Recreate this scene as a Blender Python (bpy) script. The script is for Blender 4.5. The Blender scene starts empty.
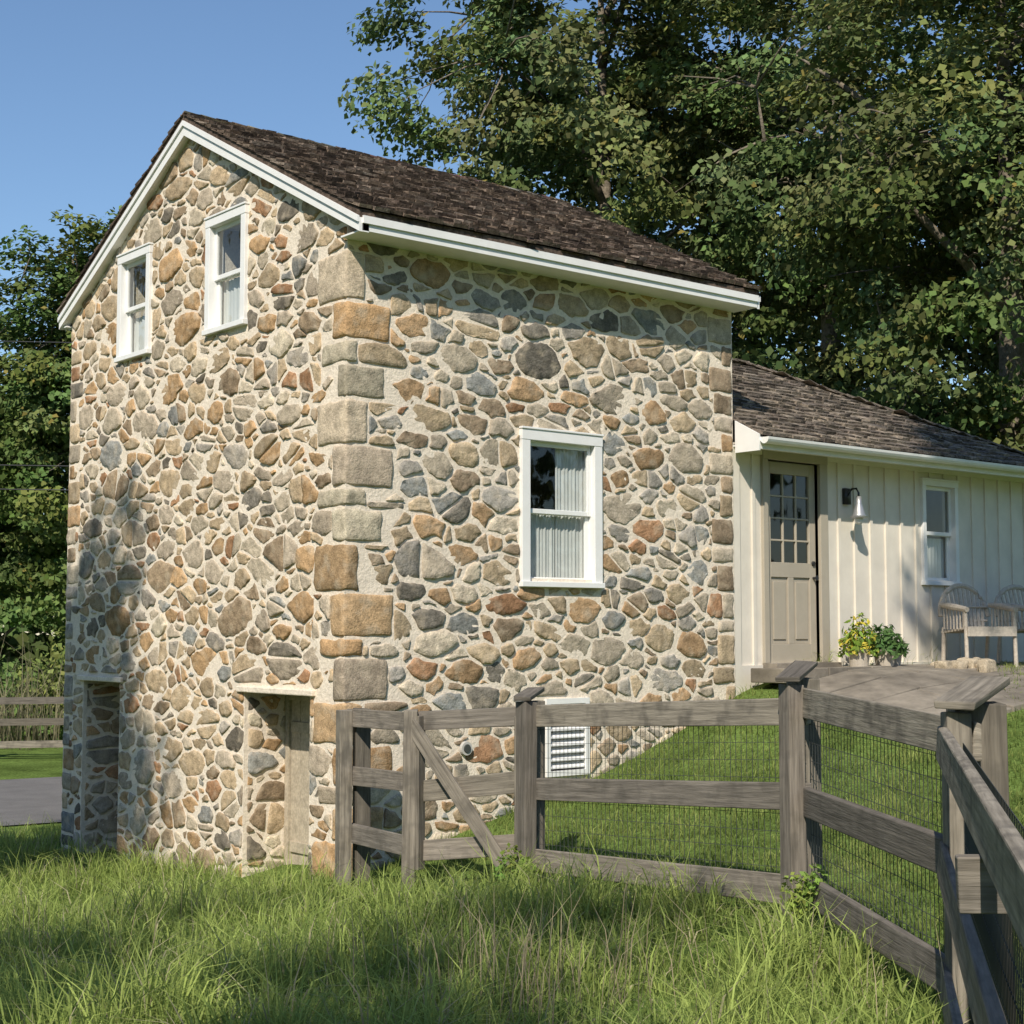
import bpy, math, random
import numpy as np
from mathutils import Vector, Matrix, noise
random.seed(7); rng=np.random.default_rng(7)
scene=bpy.context.scene
scene.view_settings.view_transform='Standard'
scene.view_settings.look='None'
scene.view_settings.exposure=0

CAM=(-7.195,-10.985,2.05)
def site(cx,cd):   # metres right of / ahead of the viewing spot -> world xy
    return (.773*cx+.635*cd+CAM[0], -.635*cx+.773*cd+CAM[1])

# ------------------------------------------------------------ materials
def newmat(name, base=(.5,.5,.5), rough=.85, attr=False, ns=8, na=.25, bs=40, bump=.3, bdist=.01,
           uv=False, uvscale=(2,40,1), transl=0, spec=.3, ns2=None, na2=.2, tint=None, metallic=0, simple=False):
    m=bpy.data.materials.new(name); m.use_nodes=True
    nt=m.node_tree; N=nt.nodes; L=nt.links; N.clear()
    out=N.new('ShaderNodeOutputMaterial')
    if simple:
        p=N.new('ShaderNodeBsdfDiffuse'); BC='Color'
    else:
        p=N.new('ShaderNodeBsdfPrincipled'); BC='Base Color'
        p.inputs['Roughness'].default_value=rough; p.inputs['Metallic'].default_value=metallic
        p.inputs['Specular IOR Level'].default_value=spec
    tc=N.new('ShaderNodeTexCoord')
    if uv:
        mp=N.new('ShaderNodeMapping'); mp.inputs['Scale'].default_value=uvscale
        L.new(tc.outputs['UV'],mp.inputs['Vector']); vec=mp.outputs[0]
    else: vec=tc.outputs['Object']
    if attr:
        a=N.new('ShaderNodeAttribute'); a.attribute_name='col'; col=a.outputs['Color']
    else:
        a=N.new('ShaderNodeRGB'); a.outputs[0].default_value=(*base,1); col=a.outputs[0]
    def mulnoise(col,scale,amt,detail=3):
        n=N.new('ShaderNodeTexNoise'); n.inputs['Scale'].default_value=scale; n.inputs['Detail'].default_value=detail
        n.inputs['Roughness'].default_value=.65
        L.new(vec,n.inputs['Vector'])
        r=N.new('ShaderNodeMapRange'); r.inputs['From Min'].default_value=.3; r.inputs['From Max'].default_value=.7
        r.inputs['To Min'].default_value=1-amt; r.inputs['To Max'].default_value=1+amt
        L.new(n.outputs[0],r.inputs['Value'])
        mx=N.new('ShaderNodeVectorMath'); mx.operation='SCALE'
        L.new(col,mx.inputs[0]); L.new(r.outputs[0],mx.inputs['Scale'])
        return mx.outputs[0]
    if na>0: col=mulnoise(col,ns,na)
    if ns2: col=mulnoise(col,ns2,na2,1)
    if tint:
        n=N.new('ShaderNodeTexNoise'); n.inputs['Scale'].default_value=tint[1]; n.inputs['Detail'].default_value=3
        L.new(tc.outputs['Object'],n.inputs['Vector'])
        r=N.new('ShaderNodeMapRange'); r.inputs['From Min'].default_value=.5; r.inputs['From Max'].default_value=.68
        r.inputs['To Max'].default_value=tint[2]
        L.new(n.outputs[0],r.inputs['Value'])
        mx=N.new('ShaderNodeMix'); mx.data_type='RGBA'
        L.new(r.outputs[0],mx.inputs['Factor']); L.new(col,mx.inputs['A']); mx.inputs['B'].default_value=(*tint[0],1)
        col=mx.outputs['Result']
    L.new(col,p.inputs[BC])
    if bump>0:
        n=N.new('ShaderNodeTexNoise'); n.inputs['Scale'].default_value=bs; n.inputs['Detail'].default_value=3
        n.inputs['Roughness'].default_value=.7
        L.new(vec,n.inputs['Vector'])
        b=N.new('ShaderNodeBump'); b.inputs['Strength'].default_value=bump; b.inputs['Distance'].default_value=bdist
        L.new(n.outputs[0],b.inputs['Height']); L.new(b.outputs[0],p.inputs['Normal'])
    sh=p.outputs[0]
    if transl>0:
        t=N.new('ShaderNodeBsdfTranslucent'); L.new(col,t.inputs['Color'])
        ms=N.new('ShaderNodeMixShader'); ms.inputs[0].default_value=transl
        L.new(sh,ms.inputs[1]); L.new(t.outputs[0],ms.inputs[2]); sh=ms.outputs[0]
    L.new(sh,out.inputs[0])
    return m

M={}
M['stone']=newmat('fieldstone',attr=True,ns=11,na=.34,bs=38,bump=.8,bdist=.014,ns2=80,na2=.18,tint=((.54,.45,.33),7,.5),simple=True)
M['mortar']=newmat('lime_mortar',base=(.79,.69,.56),ns=6,na=.10,bs=28,bump=.7,bdist=.016,ns2=40,na2=.08,simple=True)
M['white']=newmat('white_paint',base=(.82,.81,.78),rough=.5,ns=5,na=.04,bs=30,bump=.05)
M['cream']=newmat('cream_siding_paint',base=(.73,.67,.57),rough=.6,ns=3,na=.07,bs=30,bump=.1)
M['beige']=newmat('beige_door_paint',base=(.42,.37,.29),rough=.55,ns=5,na=.05,bs=40,bump=.1)
M['olddoor']=newmat('old_plank_paint',base=(.45,.385,.29),rough=.7,ns=9,na=.2,bs=30,bump=.4,ns2=40,na2=.15)
M['shingle']=newmat('wood_shingles',attr=True,ns=25,na=.5,bs=50,bump=.8,bdist=.014,ns2=5,na2=.25,simple=True)
M['fence']=newmat('weathered_wood',attr=True,uv=True,uvscale=(1.5,26,1),ns=1.6,na=.4,bs=3,bump=.8,bdist=.006,spec=.15,tint=((.10,.09,.075),7,.6))
M['leaf']=newmat('foliage_leaves',attr=True,na=0,bump=0,transl=.22,simple=True)
M['grass']=newmat('grass_blades',attr=True,na=0,bump=0,transl=.42,simple=True)
M['bark']=newmat('bark',base=(.20,.17,.13),ns=12,na=.4,bs=20,bump=.8,bdist=.03,simple=True)
M['ground']=newmat('ground_soil_and_turf',base=(.11,.16,.04),ns=1.2,na=.35,bs=30,bump=.6,bdist=.03,ns2=25,na2=.35,simple=True)
M['asphalt']=newmat('asphalt',base=(.17,.16,.15),ns=2,na=.15,bs=120,bump=.4,ns2=80,na2=.2)
M['paving']=newmat('paving_stone',base=(.22,.19,.15),ns=4,na=.3,bs=40,bump=.4,ns2=1.3,na2=.25)
M['iron']=newmat('black_iron',base=(.02,.02,.022),rough=.45,na=0,bump=0,spec=.5)
M['steel']=newmat('galvanised_wire',base=(.06,.065,.06),rough=.6,na=0,bump=0)
M['pvc']=newmat('grey_vent_plastic',base=(.5,.48,.44),rough=.6,na=.05,bump=0)
M['wicker']=newmat('painted_wood_slats',base=(.50,.44,.36),ns=30,na=.2,bs=80,bump=.5)
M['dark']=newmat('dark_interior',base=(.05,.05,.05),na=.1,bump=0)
M['curtain']=newmat('curtain_cloth',base=(.86,.85,.82),na=.04,bump=0,transl=.2)
M['lampshade']=newmat('zinc_shade',base=(.42,.42,.42),rough=.4,na=.05,bump=0,metallic=.6)
M['planter']=newmat('pale_stoneware',base=(.5,.44,.36),na=.15,bump=.2)
def glassmat():
    m=bpy.data.materials.new('window_glass'); m.use_nodes=True; nt=m.node_tree; N=nt.nodes; L=nt.links; N.clear()
    o=N.new('ShaderNodeOutputMaterial'); t=N.new('ShaderNodeBsdfTransparent'); g=N.new('ShaderNodeBsdfGlossy')
    t.inputs[0].default_value=(.86,.89,.88,1); g.inputs['Roughness'].default_value=.02
    n=N.new('ShaderNodeTexNoise'); n.inputs['Scale'].default_value=2.5; b=N.new('ShaderNodeBump'); b.inputs['Strength'].default_value=.06; b.inputs['Distance'].default_value=.05
    L.new(n.outputs[0],b.inputs['Height']); L.new(b.outputs[0],g.inputs['Normal'])
    f=N.new('ShaderNodeLayerWeight'); f.inputs[0].default_value=.5
    pw=N.new('ShaderNodeMath'); pw.operation='POWER'; pw.inputs[1].default_value=4; L.new(f.outputs['Facing'],pw.inputs[0])
    a=N.new('ShaderNodeMath'); a.operation='MULTIPLY_ADD'; a.inputs[1].default_value=.85; a.inputs[2].default_value=.09; L.new(pw.outputs[0],a.inputs[0])
    x=N.new('ShaderNodeMixShader'); L.new(a.outputs[0],x.inputs[0]); L.new(t.outputs[0],x.inputs[1]); L.new(g.outputs[0],x.inputs[2]); L.new(x.outputs[0],o.inputs[0])
    return m
M['glass']=glassmat()

# ------------------------------------------------------------ mesh helpers
def empty(name,loc=(0,0,0)):
    e=bpy.data.objects.new(name,None); scene.collection.objects.link(e); e.location=loc; return e
class MB:
    def __init__(s): s.v=[];s.f=[];s.m=[];s.uv=[];s.c=[];s.mats=[]
    def mi(s,mat):
        if mat not in s.mats: s.mats.append(mat)
        return s.mats.index(mat)
    def face(s,idx,mat,uv=None,col=(1,1,1)):
        s.f.append(idx); s.m.append(s.mi(mat)); s.uv.append(uv or [(0,0)]*len(idx)); s.c.append(col)
    def box8(s,P,mat,col=(1,1,1),dims=None):
        b=len(s.v); s.v+= [tuple(p) for p in P]
        o=random.random()*50
        lx,ly,lz=dims or (1,1,1)
        U=[(o+(lx if i in(1,2,5,6) else 0),o+(ly if i in(2,3,6,7) else 0),o+(lz if i>3 else 0)) for i in range(8)]
        for f,a in (((0,3,2,1),(0,1)),((4,5,6,7),(0,1)),((0,1,5,4),(0,2)),((2,3,7,6),(0,2)),((1,2,6,5),(1,2)),((3,0,4,7),(1,2))):
            s.face([b+i for i in f],mat,[(U[i][a[0]],U[i][a[1]]) for i in f],col)
    def box(s,x0,x1,y0,y1,z0,z1,mat,col=(1,1,1)):
        s.box8([(x0,y0,z0),(x1,y0,z0),(x1,y1,z0),(x0,y1,z0),(x0,y0,z1),(x1,y0,z1),(x1,y1,z1),(x0,y1,z1)],mat,col,(abs(x1-x0),abs(y1-y0),abs(z1-z0)))
    def beam(s,a,b,w,h,mat,col=(1,1,1),up=(0,0,1),jit=0):
        a=Vector(a);b=Vector(b);d=(b-a);l=d.length;d.normalize()
        u=Vector(up); sd=d.cross(u)
        if sd.length<1e-4: sd=Vector((1,0,0))
        sd.normalize(); u=sd.cross(d).normalized()
        P=[]
        for zz in(-1,1):
            for (q,ss) in ((a,-1),(b,-1),(b,1),(a,1)):
                P.append(q+sd*(ss*w/2)+u*(zz*h/2)+Vector([random.uniform(-jit,jit) for _ in range(3)]))
        s.box8(P,mat,col,(l,w,h))
    def tube(s,path,rad,mat,n=7,col=(1,1,1)):
        b=len(s.v)
        for i,p in enumerate(path):
            p=Vector(p); q=Vector(path[min(i+1,len(path)-1)])-Vector(path[max(i-1,0)]); q.normalize()
            x=q.orthogonal().normalized() if abs(q.z)<.9 else Vector((1,0,0)); x=(x-q*x.dot(q)).normalized(); y=q.cross(x)
            for k in range(n):
                t=2*math.pi*k/n; s.v.append(tuple(p+(x*math.cos(t)+y*math.sin(t))*rad[i]))
        for i in range(len(path)-1):
            for k in range(n):
                k2=(k+1)%n
                s.face([b+i*n+k,b+i*n+k2,b+(i+1)*n+k2,b+(i+1)*n+k],mat,None,col)
        s.face([b+k for k in range(n)][::-1],mat,None,col); e=b+(len(path)-1)*n; s.face([e+k for k in range(n)],mat,None,col)
    def obj(s,name,parent=None,smooth=False,bevel=0,loc=None):
        me=bpy.data.meshes.new(name); me.from_pydata(s.v,[],s.f)
        for m in s.mats: me.materials.append(M[m])
        me.polygons.foreach_set('material_index',s.m)
        ul=me.uv_layers.new(name='UVMap'); ul.data.foreach_set('uv',[c for u in s.uv for p in u for c in p])
        ca=me.color_attributes.new('col','FLOAT_COLOR','CORNER')
        ca.data.foreach_set('color',[x for f,c in zip(s.f,s.c) for _ in f for x in (*c,1)])
        if smooth: me.polygons.foreach_set('use_smooth',[True]*len(s.f))
        o=bpy.data.objects.new(name,me); scene.collection.objects.link(o)
        if parent: o.parent=parent
        if bevel:
            bv=o.modifiers.new('bevel','BEVEL'); bv.width=bevel; bv.segments=2; bv.limit_method='ANGLE'
        return o
def npmesh(name,verts,polys,cols,mat,smooth=False,parent=None):
    me=bpy.data.meshes.new(name); nv=len(verts)
    me.vertices.add(nv); me.vertices.foreach_set('co',np.ascontiguousarray(verts,dtype=np.float32).ravel())
    loops=np.concatenate([p.ravel() for p in polys]).astype(np.int32)
    tot=np.concatenate([np.full(len(p),p.shape[1]) for p in polys]); st=np.concatenate([[0],np.cumsum(tot)[:-1]]).astype(np.int32)
    me.loops.add(len(loops)); me.loops.foreach_set('vertex_index',loops)
    me.polygons.add(len(tot)); me.polygons.foreach_set('loop_start',st)
    if smooth: me.polygons.foreach_set('use_smooth',np.ones(len(tot),dtype=bool))
    me.update(calc_edges=True); me.validate()
    ca=me.color_attributes.new('col','FLOAT_COLOR','POINT')
    c4=np.ones((nv,4),dtype=np.float32); c4[:,:3]=cols; ca.data.foreach_set('color',c4.ravel())
    me.materials.append(M[mat])
    o=bpy.data.objects.new(name,me); scene.collection.objects.link(o)
    if parent: o.parent=parent
    return o

# ------------------------------------------------------------ terrain
CP=np.array([(-7,-11,.35),(-5,-8.5,.38),(-1.8,-7.2,.38),(-.5,-5.3,.40),(-.14,-2.5,.24),(-.5,-1.6,.12),(0,-.3,0),(-.4,1,-.22),(-.3,5.7,-.42),
 (-4,0,-.05),(-8,0,-.15),(-8,6,-.42),(-3,-4,.25),(-9,-5,.2),(1.2,-.2,.28),(2.8,-.2,.65),(4.0,-.2,1.05),(4.8,-.3,1.38),(5.4,-.4,1.55),(6.5,-1.2,1.53),(9,-1,1.60),(11,-1,1.66),
 (6.0,-2.2,1.28),(8,-3,1.42),(1.6,-3,.55),(3.5,-2.5,.88),(4,-5,.85),(1.5,-6.5,.62),(5,-8,1.0),(10,-6,1.35),(0,-10,.5),(14,0,1.6),(12,4,.9),(2.5,7,-.45),(-4,8,-.45),(8,7.5,-.1),(2,10,-.45),(-12,10,-.45),(-3,15,-.4),(5,16,-.4),(14,12,-.2),
 (-20,0,-.2),(-20,-15,.2),(0,-22,.8),(20,-12,1.5),(25,5,1),(20,25,0),(-5,30,-.4),(-25,25,-.4),(-40,0,-.2),(40,-20,1),(45,40,0),(0,60,0),(-45,45,-.4),(0,-45,.5)])
def U(r2): return np.where(r2>1e-9,r2*np.log(r2+1e-12),0)
_n=len(CP); _d=((CP[:,None,:2]-CP[None,:,:2])**2).sum(-1)
_A=np.zeros((_n+3,_n+3)); _A[:_n,:_n]=U(_d)+np.eye(_n)*.3; _A[:_n,_n]=1; _A[:_n,_n+1:]=CP[:,:2]; _A[_n:,:_n]=_A[:_n,_n:].T
_w=np.linalg.solve(_A,np.concatenate([CP[:,2],[0,0,0]]))
def gz(x,y):
    x=np.asarray(x,float); y=np.asarray(y,float); sh=x.shape; X=x.ravel(); Y=y.ravel(); out=np.empty(len(X))
    for i in range(0,len(X),20000):
        a=X[i:i+20000]; b=Y[i:i+20000]
        r2=(a[:,None]-CP[None,:,0])**2+(b[:,None]-CP[None,:,1])**2
        out[i:i+20000]=U(r2)@_w[:_n]+_w[_n]+_w[_n+1]*a+_w[_n+2]*b
    r=np.hypot(X,Y); k=np.clip((r-30)/30,0,1); out=out*(1-k)
    return np.clip(out,-.6,1.8).reshape(sh)
def g1(x,y): return float(gz(np.array([x]),np.array([y]))[0])
t=np.linspace(-1,1,300); ax=np.sinh(t*5.2)/np.sinh(5.2)*500
GX,GY=np.meshgrid(ax,ax); GZ=gz(GX,GY)
road_c=lambda x: 11.5-.1*(x-2)
rd=np.abs(GY-road_c(GX))
GZ=np.where(rd<5,GZ*(np.clip((rd-3.2)/1.8,0,1))+(-.46)*(1-np.clip((rd-3.2)/1.8,0,1)),GZ)
pm=(GX>4.9)&(GX<12)&(GY>-.8)&(GY<0.3); GZ=np.where(pm,np.minimum(GZ,1.60),GZ)
V=np.stack([GX,GY,GZ],-1).reshape(-1,3); n=300
I=np.arange(n*n).reshape(n,n); F=np.stack([I[:-1,:-1],I[:-1,1:],I[1:,1:],I[1:,:-1]],-1).reshape(-1,4)
npmesh('ground',V,[F],np.ones((len(V),3)),'ground',smooth=True)
mb=MB(); xs=np.linspace(-60,40,60)
for a,b in zip(xs[:-1],xs[1:]):
    k=len(mb.v)
    for x in(a,b):
        for w in(-3.1,3.1): mb.v.append((x,road_c(x)+w,-.44))
    mb.face([k,k+2,k+3,k+1],'asphalt')
mb.obj('road')

# ------------------------------------------------------------ stones
def clip(poly,nx,nz,c):
    out=[];n=len(poly)
    for i in range(n):
        p=poly[i];q=poly[(i+1)%n]; dp=nx*p[0]+nz*p[1]-c; dq=nx*q[0]+nz*q[1]-c
        if dp<=0: out.append(p)
        if (dp<0<dq) or (dq<0<dp):
            t=dp/(dp-dq); out.append((p[0]+(q[0]-p[0])*t,p[1]+(q[1]-p[1])*t))
    return out
def area(p): return abs(sum(p[i][0]*p[(i+1)%len(p)][1]-p[(i+1)%len(p)][0]*p[i][1] for i in range(len(p))))/2
PALG=[((.44,.335,.215),32),((.43,.28,.15),18),((.35,.20,.11),8),((.50,.42,.31),22),((.35,.31,.255),13),((.27,.265,.24),6),((.31,.23,.15),15),((.19,.165,.13),6),((.41,.34,.255),17)]
PALF=[((.43,.335,.22),28),((.42,.28,.16),14),((.34,.195,.11),5),((.48,.41,.31),19),((.35,.32,.275),17),((.27,.27,.25),10),((.29,.22,.15),15),((.19,.17,.14),8),((.40,.34,.26),19)]
PAL=PALG
def stonecol(pal=None):
    if pal: c=random.choice(pal)
    else: c=random.choices([c for c,_ in PAL],[w for _,w in PAL])[0]
    k=random.uniform(.75,1.25); return tuple(min(.6,x*k) for x in c)
def warp(p,seed):
    a=noise.noise(Vector((p[0]*2.3,p[1]*3.1,seed)))*.08; b=noise.noise(Vector((p[0]*2.1,p[1]*2.6,seed+9)))*.07
    a+=noise.noise(Vector((p[0]*7,p[1]*9,seed+4)))*.04; b+=noise.noise(Vector((p[0]*7,p[1]*9,seed+14)))*.03
    return (p[0]+a,p[1]+b)
def emit(mb,frame,poly,rnd,seed):
    if len(poly)<3 or area(poly)<.0010: return
    q2=[]
    for p in poly:
        if not q2 or math.hypot(p[0]-q2[-1][0],p[1]-q2[-1][1])>.012: q2.append(p)
    poly=q2
    if len(poly)<3: return
    for q in (.10,.24):
        new=[];m=len(poly)
        for k in range(m):
            p=poly[k];s2=poly[(k+1)%m]
            new.append((p[0]*(1-q)+s2[0]*q,p[1]*(1-q)+s2[1]*q)); new.append((p[0]*q+s2[0]*(1-q),p[1]*q+s2[1]*(1-q)))
        poly=new
    m=len(poly); cx=sum(p[0] for p in poly)/m; cz=sum(p[1] for p in poly)/m
    jp=[]
    for p in poly:
        nn=noise.noise(Vector((p[0]*20,p[1]*20,seed)))*.013; n3=noise.noise(Vector((p[0]*20,p[1]*20,seed+7)))*.013
        jp.append((p[0]+nn,p[1]+n3))
    poly=jp
    h=rnd.uniform(.004,.019); tx=rnd.uniform(-.08,.08); tz=rnd.uniform(-.08,.08)
    col=stonecol(); b=len(mb.v)
    rings=((1.0,-.008),(.985,h*.55),(.955,h*.92),(.6,h*1.0))
    for sc,hh in rings:
        for p in poly:
            px=cx+(p[0]-cx)*sc; pz=cz+(p[1]-cz)*sc
            dd=hh+((px-cx)*tx+(pz-cz)*tz if hh>0.0 else 0)+(noise.noise(Vector((px*16,pz*16,seed+3)))*.012 if hh>h*.6 else 0)
            mb.v.append(frame(px,dd,pz))
    mb.v.append(frame(cx,h+noise.noise(Vector((cx*16,cz*16,seed+3)))*.012,cz))
    for ri in range(3):
        for k in range(m):
            k2=(k+1)%m; mb.face([b+ri*m+k,b+ri*m+k2,b+(ri+1)*m+k2,b+(ri+1)*m+k],'stone',None,col)
    for k in range(m): mb.face([b+3*m+k,b+3*m+(k+1)%m,b+4*m],'stone',None,col)
def stones(mb,frame,u0,u1,z0,z1,planes,rects,seed,g=.0118,S=1.75,scale=.98):
    rnd=random.Random(seed); seeds=np.zeros((0,3))
    A=(u1-u0)/S*(z1-z0)
    for r,num,tries in ((.18,.9,8),(.145,3.2,45),(.11,9,160),(.085,22,450),(.066,40,850),(.05,50,950),(.038,32,950)):
        r*=scale; cnt=0
        for _ in range(int(tries*A)):
            if cnt>num*A: break
            x=rnd.uniform(u0-.1,u1+.1)/S; z=rnd.uniform(z0-.1,z1+.1)
            if len(seeds) and np.any(np.hypot(seeds[:,0]-x,seeds[:,1]-z)<.86*(seeds[:,2]+r)): continue
            seeds=np.vstack([seeds,[x,z,r]]); cnt+=1
    for i in range(len(seeds)):
        x,z,r=seeds[i]; d=np.hypot(seeds[:,0]-x,seeds[:,1]-z); nb=np.argsort(d)[1:26]
        w=.36; poly=[(x-w,z-w),(x+w,z-w),(x+w,z+w),(x-w,z+w)]
        for j in nb:
            nx,nz=seeds[j,0]-x,seeds[j,1]-z; D=math.hypot(nx,nz)
            if D>.8: break
            t=(D*D+r*r-seeds[j,2]**2)/(2*D); nx/=D; nz/=D
            gg=g*rnd.uniform(.4,1.9)*(abs(nz)+abs(nx)/1.4)
            poly=clip(poly,nx,nz,nx*x+nz*z+t-gg)
            if len(poly)<3: break
        if len(poly)<3: continue
        poly=[(p[0]*S,p[1]) for p in poly]
        sub=[]
        for k in range(len(poly)):
            p=poly[k];q=poly[(k+1)%len(poly)]; sub.append(p)
            if math.hypot(p[0]-q[0],p[1]-q[1])>.10: sub.append(((p[0]+q[0])/2,(p[1]+q[1])/2))
        poly=[warp(p,seed) for p in sub]; wc=warp((x*S,z),seed)
        for a,b,c in planes+[(-1,0,-u0),(1,0,u1),(0,-1,-z0),(0,1,z1)]:
            poly=clip(poly,a,b,c-.012)
            if len(poly)<3: break
        if len(poly)<3: continue
        ok=True
        for R in rects:
            xs=[p[0] for p in poly]; zs=[p[1] for p in poly]
            if max(xs)<R[0] or min(xs)>R[1] or max(zs)<R[2] or min(zs)>R[3]: continue
            cx,cz=wc
            ds=[R[0]-cx,cx-R[1],R[2]-cz,cz-R[3]]; k=ds.index(max(ds))
            e=.012
            if k==0: poly=clip(poly,1,0,R[0]-e)
            elif k==1: poly=clip(poly,-1,0,-R[1]-e)
            elif k==2: poly=clip(poly,0,1,R[2]-e)
            else: poly=clip(poly,0,-1,-R[3]-e)
            if len(poly)<3: ok=False;break
        if not ok or len(poly)<3: continue
        a=area(poly)
        if a>.028 and rnd.random()<.26:
            m=len(poly); cx=sum(p[0] for p in poly)/m; cz=sum(p[1] for p in poly)/m
            an=rnd.gauss(math.pi/2,.35) if rnd.random()<.6 else rnd.uniform(-.4,.4)
            nx,nz=math.cos(an),math.sin(an); c=nx*cx+nz*cz+rnd.uniform(-.02,.02)
            emit(mb,frame,clip(poly,nx,nz,c-g),rnd,seed); emit(mb,frame,clip(poly,-nx,-nz,-c-g),rnd,seed)
        else: emit(mb,frame,poly,rnd,seed)

front=lambda u,d,z:(u,-d,z)
gable=lambda u,d,z:(-d,u,z)
L,W,ZE,ZB=4.83,5.7,5.42,-.7
OV,OVB,zr0,zr1=.33,.14,5.58,7.22; yr=W/2; slp=(zr1-zr0)/(yr+OV); zrb=zr1-slp*(yr+OVB)
house=empty('stone_house')
def wallcols(mb,frame,U0,U1,topfn,ops,z0,thick,extra=(),mat='mortar'):
    es=sorted(set([U0,U1]+[o[0] for o in ops]+[o[1] for o in ops]+list(extra)))
    for a,b in zip(es[:-1],es[1:]):
        m=(a+b)/2; iv=sorted([(o[2],o[3]) for o in ops if o[0]<m<o[1]]); z=z0
        segs=[]
        for lo,hi in iv: segs.append((z,lo,z,lo)) ; z=hi
        segs=[(s,e,s,e) for s,e,_,_ in segs]+[(z,topfn(a),z,topfn(b))]
        for (za,ea,zb,eb) in segs:
            mb.box8([frame(a,0,za),frame(b,0,zb),frame(b,-thick,zb),frame(a,-thick,za),frame(a,0,ea),frame(b,0,eb),frame(b,-thick,eb),frame(a,-thick,ea)],mat)
fw=(1.98,2.87,2.53,3.84); fwc=(1.92,2.93,2.45,3.92)
vent=(2.23,2.75,.70,1.40)
gw1=(1.76,2.42,4.98,6.0); gw1c=(1.70,2.48,4.92,6.07)
gw2=(3.75,4.39,4.98,6.0); gw2c=(3.69,4.45,4.92,6.07)
gd1=(.53,1.66,-.7,1.48); gd2=(4.28,5.19,-.7,1.50)
TH=.5
mb=MB()
wallcols(mb,front,0.0,L,lambda u:ZE,[fw,vent],ZB,TH)
G0=zr0-.09+slp*OV
gt=lambda u: G0+ (u if u<W/2 else W-u)*slp
wallcols(mb,gable,TH,W,gt,[gw1,gw2,gd1,gd2],ZB,TH,extra=(W/2,))
mb.box8([(TH,0,ZE),(0,0,ZE),(0,TH,ZE),(TH,TH,ZE),(TH,0,gt(0)),(0,0,gt(0)),(0,TH,gt(TH)),(TH,TH,gt(TH))],'mortar')
mb.box(TH,L,W-.4,W,ZB,ZE,'mortar')
wallcols(mb,lambda u,d,z:(L+d-.0,u,z),TH,W-.4,gt,[],ZB,.4,extra=(W/2,))
mb.box(TH,L-.4,TH,W-.4,1.7,1.75,'dark')
mb.box(TH,L-.4,TH,W-.4,4.3,4.35,'dark')
mb.obj('walls_mortar',house)
mq=MB()
def roundblock(mb,x0,x1,y0,y1,z0,z1,col,seed,amp=.016,r=.03):
    def put(p):
        lim=[(x0,x1),(y0,y1),(z0,z1)]
        inner=[min(max(p[i],lim[i][0]+r),lim[i][1]-r) for i in range(3)]
        d=Vector([p[i]-inner[i] for i in range(3)])
        if d.length>r: d=d.normalized()*r
        P=Vector(inner)+d
        nn=noise.noise_vector(P*7+Vector((seed,0,0)))*amp+noise.noise_vector(P*22)*.008
        return tuple(P+nn)
    g=[0,.06,.2,.4,.6,.8,.94,1]; n=7
    idx={}
    for ax in range(3):
        for side in(0,1):
            for i in range(n):
                for j in range(n):
                    f=[]
                    for (a,b) in((i,j),(i+1,j),(i+1,j+1),(i,j+1)):
                        c=[0,0,0]; c[ax]=side; c[(ax+1)%3]=g[a]; c[(ax+2)%3]=g[b]
                        k=tuple(c)
                        if k not in idx:
                            idx[k]=len(mb.v); mb.v.append(put((x0+(x1-x0)*c[0],y0+(y1-y0)*c[1],z0+(z1-z0)*c[2])))
                        f.append(idx[k])
                    mb.face(f if side else f[::-1],'stone',None,col)
QP=[(.46,.36,.24),(.48,.42,.31),(.44,.30,.17),(.45,.37,.27),(.39,.32,.24),(.43,.275,.145),(.44,.36,.27)]
fr_rects=[fwc,(2.2,2.78,.67,1.43)]; gb_rects=[gw1c,gw2c,(gd1[0],gd1[1],-1,1.56),(gd2[0],gd2[1],-1,1.58)]
z=-.6;i=0
while z<5.1:
    h=random.uniform(.28,.44) if i%4 else random.uniform(.15,.22); z1=min(z+h,5.38)
    lx,ly=((.40,.12) if i%2 else (.12,.38)); lx+=random.uniform(-.04,.10); ly+=random.uniform(-.02,.10)
    if z<1.55 : ly=min(ly,.46)
    roundblock(mq,-.020,lx,-.020,ly,z,z1-.026,stonecol(QP),i*3.1,amp=.018,r=.028)
    fr_rects.append((-.1,lx,z-.015,z1-.015)); gb_rects.append((-.1,ly,z-.015,z1-.015))
    z=z1;i+=1
PAL=PALF
z=-.1
while z<5.1:
    h=random.uniform(.14,.34); z1=min(z+h,5.38); lx=random.uniform(.12,.38)
    roundblock(mq,L-lx,L-.012,-.018,.2,z,z1-.026,stonecol(),i*2.3); fr_rects.append((L-lx,L+.1,z-.015,z1-.015)); z=z1;i+=1
z=-.6
while z<5.1:
    h=random.uniform(.12,.28); z1=min(z+h,5.38); ly=random.uniform(.12,.34)
    roundblock(mq,-.018,.2,W-ly,W-.012,z,z1-.026,stonecol(),i*2.7); gb_rects.append((W-ly,W+.1,z-.015,z1-.015)); z=z1;i+=1
mq.obj('quoins',house,smooth=True)
ms=MB()
PAL=PALF
stones(ms,front,0,L,-.3,ZE-.0,[],fr_rects,11)
PAL=PALG
gp=[(-slp,1,G0),(slp,1,G0+W*slp)]
stones(ms,gable,0,W,-.7,7.1,gp,gb_rects,23)
stones(ms,lambda u,d,z:(u,gd1[1]-d,z),0.03,.46,-.6,gd1[3]-.03,[],[],31)
stones(ms,lambda u,d,z:(u,gd2[1]-d,z),0.03,.46,-.6,gd2[3]-.03,[],[],33)
ms.obj('fieldstones',house,smooth=True)

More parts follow.
